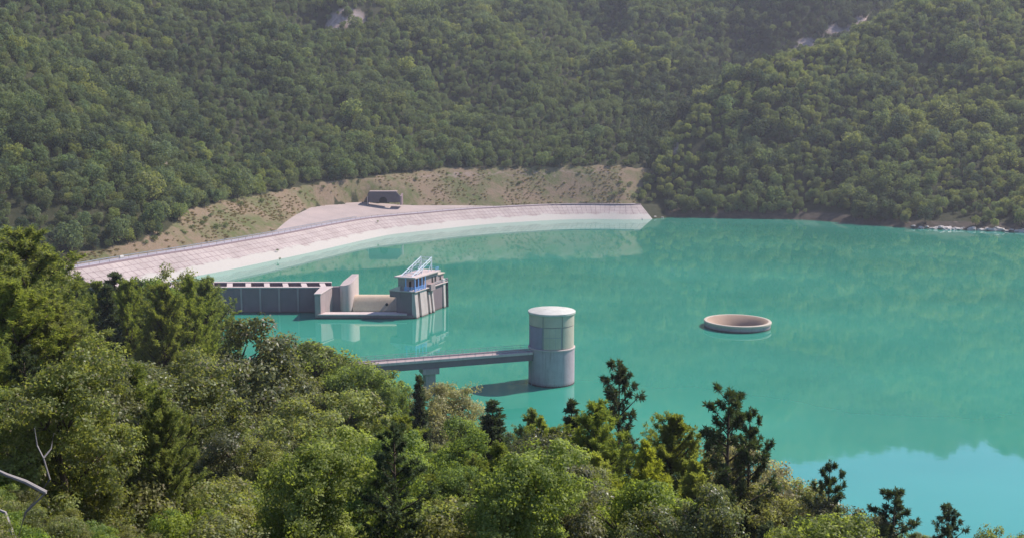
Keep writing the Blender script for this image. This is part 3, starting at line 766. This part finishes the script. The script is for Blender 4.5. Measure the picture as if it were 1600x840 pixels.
def plant(kind, x, y, ztop, label, group=None, wide=1.0, v=None, zg=None):
    ps = PROTO[kind]; p = ps[(v if v is not None else random.randrange(len(ps))) % len(ps)]
    z = float(hz(x, y)) if zg is None else zg
    s = max(.25, (ztop-z)/p['H'])
    root = empty(p['name'], (x, y, z), random.uniform(0, 6.28)); tag(root, label, CATS[kind], group)
    root.scale = (s*wide, s*wide, s)
    link('trunk', p['trunk'], root); link('crown', p['crown'], root)
    return root, s*p['R']*wide

placed = []
def T_(kind, px, py, D, label, wide=1.0, v=None, group=None):
    p = at_dist(px, py, D); o, r_ = plant(kind, p[0], p[1], p[2], label, group, wide, v); placed.append((p[0], p[1], r_)); return o

# dark pines standing against the water
T_('dark',1140,604,64,'tall dark pine with spreading tiers against the turquoise water, right of centre',1.0,0)
T_('dark',968,563,76,'tall sparse pine leaning over the slope right of the round tower',.85,1)
T_('dark',1297,722,62,'dark pine with a narrow top in front of the sky-blue water',.8,2)
T_('dark',1400,760,60,'bushy dark pine low at the right in front of the sky-blue water',1.15,0)
T_('dark',1484,787,58,'small pointed dark pine, last on the right of the slope',.9,1)
T_('slim',893,626,76,'narrow blackish conifer below the round tower',1.15,0)
T_('slim',770,627,82,'dark spiky pine left of and below the round tower',1.6,0)
T_('slim',655,588,110,'small blackish conifer beside the bridge pier',1.0,1)
T_('dark',1172,640,66,'second slimmer pine just right of the tall dark pine',.7,2)
# conifers on the left in front of the dam
T_('slim',178,427,170,'narrow dark conifer in front of the pink dam facing',1.5,0)
T_('slim',122,434,160,'narrow dark conifer at the left end of the dam',1.5,1)
T_('slim',215,441,165,'short dark conifer left of the olive trees by the canal',1.6,0)
T_('soft',320,436,165,'rounded dark green pine at the end of the canal wall',1.1,0)
T_('soft',150,440,150,'olive pine between the narrow conifers by the dam',1.1,1)
T_('oak',268,424,172,'olive brown loose-crowned tree in front of the waterline by the canal',.8,0)
T_('green',240,437,168,'leafy tree left of the olive brown tree by the canal',.6,1)
T_('soft',296,433,150,'olive pine between the olive brown tree and the rounded pine by the canal',.8,2)
T_('soft',196,437,146,'olive pine in front of the dam facing, right of the narrow dark conifer',.8,0)
T_('soft',252,444,140,'olive pine below the olive brown tree by the canal',1.0,1)
T_('slim',166,446,138,'short blackish conifer among the olive pines in front of the dam',1.3,0)
# big soft pines at the left edge
T_('soft',38,358,80,'tallest olive pine at the left edge of the picture',1.35,0)
T_('soft',76,388,92,'olive pine just right of the tallest left-edge pine',.95,1)
T_('soft',-20,380,66,'olive pine cut by the left edge of the picture',1.35,2)
T_('soft',20,440,62,'bushy olive pine below the tallest left-edge pine',1.4,1)
T_('soft',80,470,64,'olive pine above the bare grey branches',1.35,0)
T_('soft',5,560,48,'olive green pine at the left edge above the bare branches',1.3,2)
# yellow-green pines of the middle
T_('bright',618,728,54,'bright yellow-green young pine low in the middle of the slope',1.1,0)
T_('soft',935,628,66,'yellowish olive pine between the blackish conifer and the tall sparse pine',1.1,0)
T_('bright',930,706,52,'bright olive pine low in the slope below the tall sparse pine',1.25,1)
T_('soft',1052,648,66,'feathery olive pine between the two tall dark pines',1.15,1)
T_('soft',832,640,88,'small olive pine below the round tower base',1.0,2)
T_('soft',866,668,74,'olive pine left of the narrow blackish conifer',1.0,1)
# broadleaf crowns
T_('green',500,524,140,'big rounded green tree in front of the left end of the footbridge',1.25,0)
T_('green',558,566,134,'green tree touching the left part of the footbridge railing',1.0,1)
T_('oak',425,560,128,'brownish green oak by the hidden shore end of the footbridge',1.0,0)
T_('oak',335,503,78,'dark oak with open crown and visible limbs at the left of the canal water',1.05,1)
T_('pale',706,604,138,'pale buff rounded shrub at the foot of the bridge pier',1.0,0)
T_('green',610,598,138,'light green tree left of the bridge pier',.75,2)
T_('pale',1185,695,70,'pale brownish bush behind the tall dark pine',.9,1)
T_('oak',1235,764,64,'rounded oak at the edge of the sky-blue water',1.0,2)
T_('oak',1340,778,62,'low oak between two dark pines in front of the sky-blue water',.9,3)
T_('oak',395,600,82,'oak crown spreading under the dark open oak',1.1,2)
T_('oak',262,560,64,'grey-green oak crown in the left middle of the slope',1.1,0)
T_('oak',150,560,60,'grey-green oak crown right of the left-edge pines',1.15,3)

T_('green',738,648,104,'leafy crown between the buff shrub and the water left of the round tower',.9,0)
T_('oak',796,662,98,'oak crown just below the tip of the tower shadow',.95,1)
T_('bright',846,652,80,'bright pointed young pine under the round tower',.8,0)
T_('bright',905,668,68,'bright young pine in front of the narrow blackish conifer',.9,1)
T_('bright',1010,690,58,'bright young pine in front of the feathery olive pine',1.0,0)
T_('bright',1085,715,58,'bright young pine left of the foot of the tall dark pine',.9,1)
T_('oak',1592,826,56,'leafy crown tip in the lower right corner of the picture',.8,2)

# the rest of the wooded slope, kept under the outline the canopy has against the water
EPX = [-200,0,60,110,180,280,345,365,392,430,500,560,600,650,690,735,770,820,900,960,1000,1050,1090,1200,1240,1300,1360,1430,1500,1600,1800]
EPY = [350,372,392,440,455,455,465,510,560,572,550,585,610,625,630,662,668,668,668,650,692,690,705,745,785,785,800,815,850,862,880]
groups = dict(oak='oaks of the wooded slope', green='leafy trees of the wooded slope', soft='soft pines of the wooded slope', bright='soft pines of the wooded slope', dark='dark pines of the wooded slope', shrub='shrubs of the wooded slope')
def zone(px, py):
    if px < 330: return 'in the lower left of the slope' if py > 620 else 'on the left slope in front of the dam'
    if px < 660: return 'low on the slope left of the yellow-green pine' if py > 700 else 'on the slope in front of the footbridge'
    if px < 1000: return 'on the slope below the round tower' if py < 740 else 'low on the middle of the slope'
    return 'on the slope below the tall dark pine' if px < 1240 else 'at the lower right beside the sky-blue water'
words = dict(oak='grey-green oak crown', green='fresh green leafy tree', soft='olive feathery pine', bright='yellow-green pine', dark='dark pine', shrub='low olive shrub')
cnt = 0; tries = 0
while cnt < 150 and tries < 14000:
    tries += 1
    D = 32+random.random()**1.2*190; px = random.uniform(-140, 1680)
    x = (px-800)/1600*D*1.02; y = D
    th = math.atan2(x, y); Rsh = np.interp(th, nth, nr)
    if math.hypot(x, y) > Rsh-4: continue
    zg = float(hz(x, y))
    if zg < .8: continue
    kind = random.choices(['oak','green','soft','bright','dark','shrub'], [24,18,25,12,13,6] if px > 480 else [38,20,20,6,8,8])[0]
    if px < 300 and D > 110: kind = random.choice(['soft','oak','green','slim','soft']) 
    Hh = dict(oak=random.uniform(5,9),green=random.uniform(5,9),soft=random.uniform(6,11),bright=random.uniform(4,8),dark=random.uniform(7,11),shrub=random.uniform(1.6,3),slim=random.uniform(5,9))[kind]
    if D < 55 and kind != 'shrub': Hh = min(Hh, 6.5)
    p = PROTO[kind][0]; r_ = Hh/p['H']*p['R']
    _, tpy = proj(x, y, zg+Hh); pr_ = r_/D*1600
    lim = max(np.interp(px, EPX, EPY), np.interp(px-pr_*.6, EPX, EPY)-10, np.interp(px+pr_*.6, EPX, EPY)-10)+6
    if tpy < lim:
        # shrink to fit under the outline
        ztop = at_dist(px, lim+random.uniform(0,25), D)[2]; Hh = ztop-zg
        if Hh < (1.0 if kind == 'shrub' else 2.6): continue
        r_ = Hh/p['H']*p['R']
    if any((x-a)**2+(y-b)**2 < (.50*(r_+c))**2 for a, b, c in placed): continue
    _, tpy = proj(x, y, zg+Hh)
    if tpy > 900: continue
    kk = 'oak' if kind not in words else kind
    lab = (words.get(kind, 'narrow dark conifer')+' '+zone(px, tpy))
    plant(kind, x, y, zg+Hh, lab, groups.get(kind, 'narrow conifers of the wooded slope'), random.uniform(1.0,1.25))
    placed.append((x, y, r_)); cnt += 1
print('foreground filler', cnt, 'tries', tries)

# bare dead tree at lower left
DD = 21.0
dp = at_dist(20, 850, DD); dt = empty('dead_tree', (dp[0], dp[1], dp[2]-1.0)); tag(dt, 'bare bleached dead tree with forked branches at the lower left edge', 'dead tree')
P_ = lambda px, py, D=21: Vector(at_dist(px, py, D))-Vector((dp[0], dp[1], dp[2]-1.0))
MB().tube([P_(30,900), P_(25,850), P_(40,800,20.7), P_(72,769,20.5)], [.034,.030,.026,.020], 8).build('trunk', M['dead_wood'], dt, smooth=True)
MB().tube([P_(72,769,20.5), P_(40,752,20.45), P_(10,741,20.4), P_(-12,730,20.3)], [0.049,0.045,0.038,0.022], 7).build('branch', M['dead_wood'], dt, smooth=True)
MB().tube([P_(40,800,20.7), P_(78,748,20.8), P_(68,715,20.7), P_(58,695,20.8), P_(54,668,20.7)], [.019,.018,.016,.013,.006], 7).build('branch', M['dead_wood'], dt, smooth=True)
MB().tube([P_(25,850), P_(8,800,21.2), P_(-15,790,21.3)], [0.053,0.038,0.015], 6).build('branch', M['dead_wood'], dt, smooth=True)
MB().tube([P_(68,715,20.7), P_(80,700,20.85), P_(84,676,20.9)], [0.022,0.015,0.006], 5).build('twig', M['dead_wood'], dt, smooth=True)

# ------------------------------------------------------------------ far trees
def far_tree(seed, R=3.1, H=7.0, n=1100, leaf=.52, mat='far_leaf'):
    r = np.random.default_rng(seed); lobes = 9
    th = np.arange(lobes)*2.4+r.uniform(0,1,lobes); zz = np.linspace(.32,.80,lobes); prof = np.sqrt(np.clip(1-((zz-.5)/.55)**2,.1,1))
    Lc = np.stack([R*.58*prof*np.cos(th), R*.58*prof*np.sin(th), zz*H], -1); Lr = R*r.uniform(.38,.58,lobes)
    pk = r.choice(lobes, n); d = unit(r.normal(size=(n,3))+np.array([0,0,.45]))
    c = Lc[pk]+d*(Lr[pk]*r.uniform(.75,1.1,n))[:,None]
    nr_ = unit(d+.5*r.normal(size=(n,3))); dd = unit(r.normal(size=(n,3)))
    V = blades(c-dd*leaf*.5, dd, leaf*r.uniform(.6,1.3,n), leaf*.8*r.uniform(.7,1.2,n), r, .1, nr_)
    tint = np.repeat(np.clip(.45+r.normal(0,.2,n)+r.uniform(-.15,.15,lobes)[pk],0,1), 4)
    nq = n
    tm = MB().tube([(0,0,-1.5),(.1,0,H*.3),(0,.1,H*.6)], [.2,.15,.06], 4)
    tv = np.array([tuple(v) for v in tm.v]); tf = np.array([f for f in tm.f if len(f) == 4])
    V2 = np.vstack([V, tv]); F2 = np.vstack([np.arange(nq*4).reshape(nq,4), tf+nq*4])
    mi = np.concatenate([np.zeros(nq), np.ones(len(tf))])
    return np_mesh('hillside_tree', V2, F2, [M[mat], M['bark']], mi, dict(tint=np.concatenate([tint, np.zeros(len(tv))])))
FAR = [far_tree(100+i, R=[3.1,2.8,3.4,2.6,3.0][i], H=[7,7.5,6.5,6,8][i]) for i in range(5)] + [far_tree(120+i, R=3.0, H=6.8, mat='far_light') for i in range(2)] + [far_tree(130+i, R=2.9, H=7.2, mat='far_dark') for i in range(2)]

def cand(x0, x1, y0, y1, step):
    gx, gy = np.meshgrid(np.arange(x0, x1, step), np.arange(y0, y1, step))
    return (gx+rng.uniform(-.48,.48,gx.shape)*step).ravel(), (gy+rng.uniform(-.48,.48,gy.shape)*step).ravel()
ax, ay = cand(-720, 900, 150, 1120, 4.1); bx, by = cand(-900, 1200, 1120, 2000, 8)
X = np.concatenate([ax, bx]); Y = np.concatenate([ay, by]); BIG = np.concatenate([np.ones(len(ax)), np.full(len(bx), 1.6)])
hh, inf = height(X, Y, detail=False)
Z = hz(X, Y)
PX, PY = proj(X, Y, Z+3)
mm = (inf['hm'] >= inf['hn']) & (inf['hm'] >= inf['hs']); ss = (inf['hs'] >= inf['hn']) & (inf['hs'] > inf['hm'])
ok = (mm & (inf['dF'] > 1.5)) | ((inf['hn'] >= inf['hm']) & (inf['hn'] > 3) & (inf['dC'] > 14) & (Y > 200)) | (ss & (inf['dS'] > 2.0))
ok &= Y > 200
ok &= (PX > -500) & (PX < 2200) & (Z > 1.0)
ok &= ~((Y > 330) & (bare_at(PX, PY)+.45*vnoise(X, Y, 1/9., 2, 4.4) > .45) & (rng.uniform(size=len(X)) < .88))
ok &= ~(ss & (PX > 1425) & (PX < 1640) & (inf['dS'] < 16) & (rng.uniform(size=len(X)) < .75))       # rocky bank at right
ok &= ~(ss & (PX > 1265) & (PX < 1335) & (inf['dS'] < 11))                                            # earth bank
ok &= rng.uniform(size=len(X)) < .93
X, Y, Z, PX, PY, BIG, SS, DF, DS, DR = X[ok], Y[ok], Z[ok], PX[ok], PY[ok], BIG[ok], ss[ok], inf['dF'][ok], inf['dS'][ok], inf['dR'][ok]
SC = .82*BIG*rng.lognormal(0, .30, len(X))*np.clip(1+.5*vnoise(X, Y, 1/60., 2, 9.9), .75, 1.4)
ROT = rng.uniform(0, 6.28, len(X)); VAR = rng.integers(0, 5, len(X))
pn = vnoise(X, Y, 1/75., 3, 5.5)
pale_lit = rng.uniform(size=len(X)) < np.clip(.06+.5*pn+np.where(SS, .12, 0)+np.where((np.abs(DR) < 15) & (X < 420), .6, 0)-np.where((DR > 0) & (DR < 130) & ~SS, .35, 0), .0, .7)  # light-leaved patches, thickened along the crest to paint its sunlit edge
VAR = np.where(pale_lit, 5+rng.integers(0, 2, len(X)), VAR)
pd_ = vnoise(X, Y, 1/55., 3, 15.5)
dark_shade = rng.uniform(size=len(X)) < np.clip(.12+.5*pd_+np.where((DR > 6) & (DR < 150) & (X > 85) & ~SS, .8, 0), 0, .95)  # dark-leaved patches; the extra ones behind the ridge paint ravine shade into leaf colour
VAR = np.where(dark_shade & ~pale_lit, 7+rng.integers(0, 2, len(X)), VAR)
# nearest trees along the foot of the slopes: each a thing of its own
inview = (PX > -5) & (PX < 1605) & (PY > 0) & (Y < 800)
edge = np.where(SS, DS-2, DF); 
foreout = np.interp(PX, EPX, EPY)
inview &= PY < foreout-5
order = np.argsort(np.where(inview, edge, 1e9)+(Y-400)*.01)
NIND = 150
ind = order[:NIND]; rest = np.setdiff1d(np.arange(len(X)), ind)
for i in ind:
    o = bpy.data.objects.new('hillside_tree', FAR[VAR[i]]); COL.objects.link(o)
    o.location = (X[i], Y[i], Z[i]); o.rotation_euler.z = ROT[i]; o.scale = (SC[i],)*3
    if SS[i]:
        a = 'nearer the dam' if PX[i] < 1230 else ('by the pale rocks' if PX[i] > 1400 else 'above the brown earth bank')
        tag(o, 'bushy tree at the water edge of the far right shore, '+a, 'tree', 'trees along the right shore')
    else:
        a = 'left of the tunnel portal' if PX[i] < 560 else 'behind the tunnel portal' if PX[i] < 680 else 'right of the tunnel portal'
        tag(o, 'rounded tree in the forest edge above the dry grass bank, '+a, 'tree', 'trees along the grass bank')
# everything further up: one wood
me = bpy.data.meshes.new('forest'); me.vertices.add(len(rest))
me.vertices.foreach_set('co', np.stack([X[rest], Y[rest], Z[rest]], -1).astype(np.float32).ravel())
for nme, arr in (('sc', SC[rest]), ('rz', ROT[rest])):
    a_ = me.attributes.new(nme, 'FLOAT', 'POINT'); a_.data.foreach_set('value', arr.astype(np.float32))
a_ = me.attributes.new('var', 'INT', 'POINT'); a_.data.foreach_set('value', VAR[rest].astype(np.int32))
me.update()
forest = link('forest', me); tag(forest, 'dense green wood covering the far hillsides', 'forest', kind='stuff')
def scatter(obj, meshes):
    ng = bpy.data.node_groups.new('scatter', 'GeometryNodeTree')
    ng.interface.new_socket('Geometry', in_out='INPUT', socket_type='NodeSocketGeometry'); ng.interface.new_socket('Geometry', in_out='OUTPUT', socket_type='NodeSocketGeometry')
    gi = ng.nodes.new('NodeGroupInput'); go = ng.nodes.new('NodeGroupOutput')
    jn = ng.nodes.new('GeometryNodeJoinGeometry')
    for f in reversed(meshes):
        po = bpy.data.objects.new('scatter_source', f)
        oi = ng.nodes.new('GeometryNodeObjectInfo'); oi.inputs['Object'].default_value = po; oi.inputs['As Instance'].default_value = True
        ng.links.new(oi.outputs['Geometry'], jn.inputs[0])
    ip = ng.nodes.new('GeometryNodeInstanceOnPoints'); ip.inputs['Pick Instance'].default_value = True
    def attr(n, t):
        a = ng.nodes.new('GeometryNodeInputNamedAttribute'); a.data_type = t; a.inputs['Name'].default_value = n
        return a.outputs['Attribute']
    cx = ng.nodes.new('ShaderNodeCombineXYZ'); ng.links.new(attr('rz','FLOAT'), cx.inputs[2])
    ng.links.new(gi.outputs[0], ip.inputs['Points']); ng.links.new(jn.outputs[0], ip.inputs['Instance'])
    ng.links.new(attr('var','INT'), ip.inputs['Instance Index']); ng.links.new(cx.outputs[0], ip.inputs['Rotation']); ng.links.new(attr('sc','FLOAT'), ip.inputs['Scale'])
    ng.links.new(ip.outputs[0], go.inputs[0])
    md = obj.modifiers.new('scatter', 'NODES'); md.node_group = ng
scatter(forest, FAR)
print('forest', len(rest))

# low scrub between the trunks of the near slope
ux, uy = cand(-190, 150, 15, 330, 1.7)
th_ = np.arctan2(ux, uy); rr_ = np.hypot(ux, uy); Ru = np.interp(th_, nth, nr); uz = hz(ux, uy)
upx, upy = proj(ux, uy, uz)
us = rng.uniform(.5, 1.1, len(ux)); us = np.where(uy < 34, .30, us)
_, utop = proj(ux, uy, uz+2.7*us)
uok = (rr_ < Ru-3) & (upx > -150) & (upx < 1750) & (upy < 980) & (utop > np.interp(upx, EPX, EPY)+12) & (uz > .6)
n_u = int(uok.sum()); print('undergrowth', n_u)
me = bpy.data.meshes.new('undergrowth'); me.vertices.add(n_u); me.vertices.foreach_set('co', np.stack([ux[uok], uy[uok], uz[uok]], -1).astype(np.float32).ravel())
for nme, arr in (('sc', us[uok]), ('rz', rng.uniform(0, 6.28, n_u))):
    a_ = me.attributes.new(nme, 'FLOAT', 'POINT'); a_.data.foreach_set('value', arr.astype(np.float32))
a_ = me.attributes.new('var', 'INT', 'POINT'); a_.data.foreach_set('value', rng.integers(0, 3, n_u).astype(np.int32))
me.update(); ug = link('undergrowth', me); tag(ug, 'dense low scrub between the trees of the near slope', 'undergrowth', kind='stuff')
scatter(ug, [p['crown'] for p in PROTO['shrub']]+[p['crown'] for p in PROTO['greenshrub']])

# dry tufts on the grass bank
def tuft_mesh(seed, n=90):
    r = np.random.default_rng(seed); c = np.stack([r.normal(0,.28,n), r.normal(0,.28,n), np.zeros(n)], -1)
    V = blades(c, unit(r.normal(size=(n,3))*.5+np.array([0,0,1])), .5*r.uniform(.5,1.3,n), .12, r, .1)
    return leaf_mesh('grass_tuft', V, M['dry_grass'], r.uniform(0,1,n))
M['dry_grass'] = leafmat('dry_grass', (.11,.095,.045), (.27,.21,.12), .3, rough=.8, spec=.1)
gx_, gy_ = cand(-230, 110, 360, 720, 1.9); gh_, gi_ = height(gx_, gy_, detail=False)
gok = (gi_['hm'] >= gi_['hn']) & (gi_['hm'] >= gi_['hs']) & (gi_['dC'] > gi_['Wd']+.5) & (gi_['dF'] < 2) & (vnoise(gx_, gy_, 1/14., 3, 2.2)+rng.uniform(-.4,.4,len(gx_)) > 0)
n_g = int(gok.sum()); me = bpy.data.meshes.new('grass'); me.vertices.add(n_g)
me.vertices.foreach_set('co', np.stack([gx_[gok], gy_[gok], hz(gx_[gok], gy_[gok])], -1).astype(np.float32).ravel())
for nme, arr in (('sc', rng.uniform(.6, 1.7, n_g)), ('rz', rng.uniform(0, 6.28, n_g))):
    a_ = me.attributes.new(nme, 'FLOAT', 'POINT'); a_.data.foreach_set('value', arr.astype(np.float32))
a_ = me.attributes.new('var', 'INT', 'POINT'); a_.data.foreach_set('value', rng.integers(0, 2, n_g).astype(np.int32))
me.update(); gr = link('grass', me); tag(gr, 'dry grass tufts on the bank behind the dam', 'grass', kind='stuff'); scatter(gr, [tuft_mesh(41), tuft_mesh(42)])

# shrubs on the dry bank and on the dam face
bush_me = far_tree(300, R=1.6, H=2.0, n=220, leaf=.42)
bank_px = [(250,371),(262,368),(285,362),(300,360),(318,352),(322,345),(330,340),(345,333),(290,366),(228,382),(241,378),(520,291),(505,296),(497,302),(530,288),(548,288),(470,305),(376,322),(440,340),(365,318),(560,292),(1005,285),(985,290),(975,300),(960,310),(905,272),(925,273),(830,283),(850,280),(882,292),(812,290),(992,312),(970,290),(340,360),(352,355),(410,318),(700,275),(720,272),(650,282),(1000,303),(1015,318)]
for (a, b) in bank_px:
    best = None
    for D in np.arange(380, 720, 2.0):
        p = at_dist(a, b, D)
        if p[2] <= hz(p[0], p[1])+.1 : best = p; break
    if best is None: continue
    o = link('bank_shrub', bush_me); o.location = (best[0], best[1], float(hz(best[0], best[1]))); o.rotation_euler.z = random.uniform(0,6.28)
    s = random.uniform(.5,1.15) if a < 940 else random.uniform(1.0,1.7); o.scale = (s,s,s*random.uniform(.7,1.1))
    side = 'left of the tunnel portal' if a < 580 else 'at the right end of the dam' if a > 940 else 'right of the tunnel portal'
    tag(o, 'small dark shrub on the dry grass bank '+side, 'shrub', 'shrubs on the dry bank '+side)
for (a, b, s) in ((433,391,.45),(437,404,.35),(590,346,.4),(700,332,.35)):
    p = at(a, b, 3.2 if a < 440 else 6.5); o = link('bank_shrub', bush_me); o.location = (p[0], p[1], p[2]-.35); o.scale = (s,s,s)
    tag(o, 'tiny shrub rooted in the joints of the dam facing', 'shrub', 'shrubs on the dam facing')

# pale rocks of the right shore
def rock_mesh(seed):
    import bmesh
    bm = bmesh.new(); bmesh.ops.create_icosphere(bm, subdivisions=3, radius=1)
    for v in bm.verts:
        d = mnoise.fractal(v.co*1.1+Vector((seed*7.1,0,0)), 1, 2, 4); c = mnoise.cell(v.co*1.6+Vector((seed,3,1)))
        v.co *= 1+.35*d+.16*c; v.co.z *= .62
    me = bpy.data.meshes.new('rock'); bm.to_mesh(me); bm.free(); me.materials.append(M['rock']); return me
RK = [rock_mesh(i) for i in range(4)]
rk_px = [(1432+i*6.2+random.uniform(-3,3), random.choice([.9,1.2,1.6,2.1,1.4])) for i in range(28)] + [(1003,1.0),(1013,.8),(1024,1.1),(1035,.8)]
for i, (a, s) in enumerate(rk_px):
    hit = None
    for Dr in np.arange(480, 720, 1.0):                      # where the bank leaves the water
        u_ = (a-CX)/F_PX; q_ = (Dr*math.cos(PITCH)+CAM_Z*math.sin(PITCH))*u_
        if hz(q_, Dr) > .15: hit = (q_, Dr); break
    if hit is None: continue
    o = link('rock', RK[i % 4]); o.location = (hit[0], hit[1]+(.3 if i % 3 else 1.6), .35 if i % 3 else 1.0); o.rotation_euler = (0,0,i*1.3)
    s *= 1.15 if a > 1100 else .8; o.scale = (s*1.5, s, s*.85)
    if a > 1100: tag(o, 'pale bleached boulder at the water edge of the far right shore', 'rock', 'pale rocks on the right shore')
    else: tag(o, 'pale rock at the water edge where the dam meets the right shore', 'rock', 'pale rocks at the dam end')

# ------------------------------------------------------------------ summer haze over the valley
hzm = bpy.data.materials.new('haze'); hzm.use_nodes = True; t_ = hzm.node_tree; t_.nodes.clear()
ho = t_.nodes.new('ShaderNodeOutputMaterial'); hv = t_.nodes.new('ShaderNodeVolumePrincipled')
hv.inputs['Color'].default_value = (.86,.85,.95,1); hv.inputs['Density'].default_value = .00015; hv.inputs['Anisotropy'].default_value = .1
t_.links.new(hv.outputs[0], ho.inputs['Volume'])
hb = MB().box(-2700, 2850, -2200, 2850, -15.5, 640).build('haze', hzm); tag(hb, 'thin pale summer haze filling the valley', 'haze', kind='stuff')
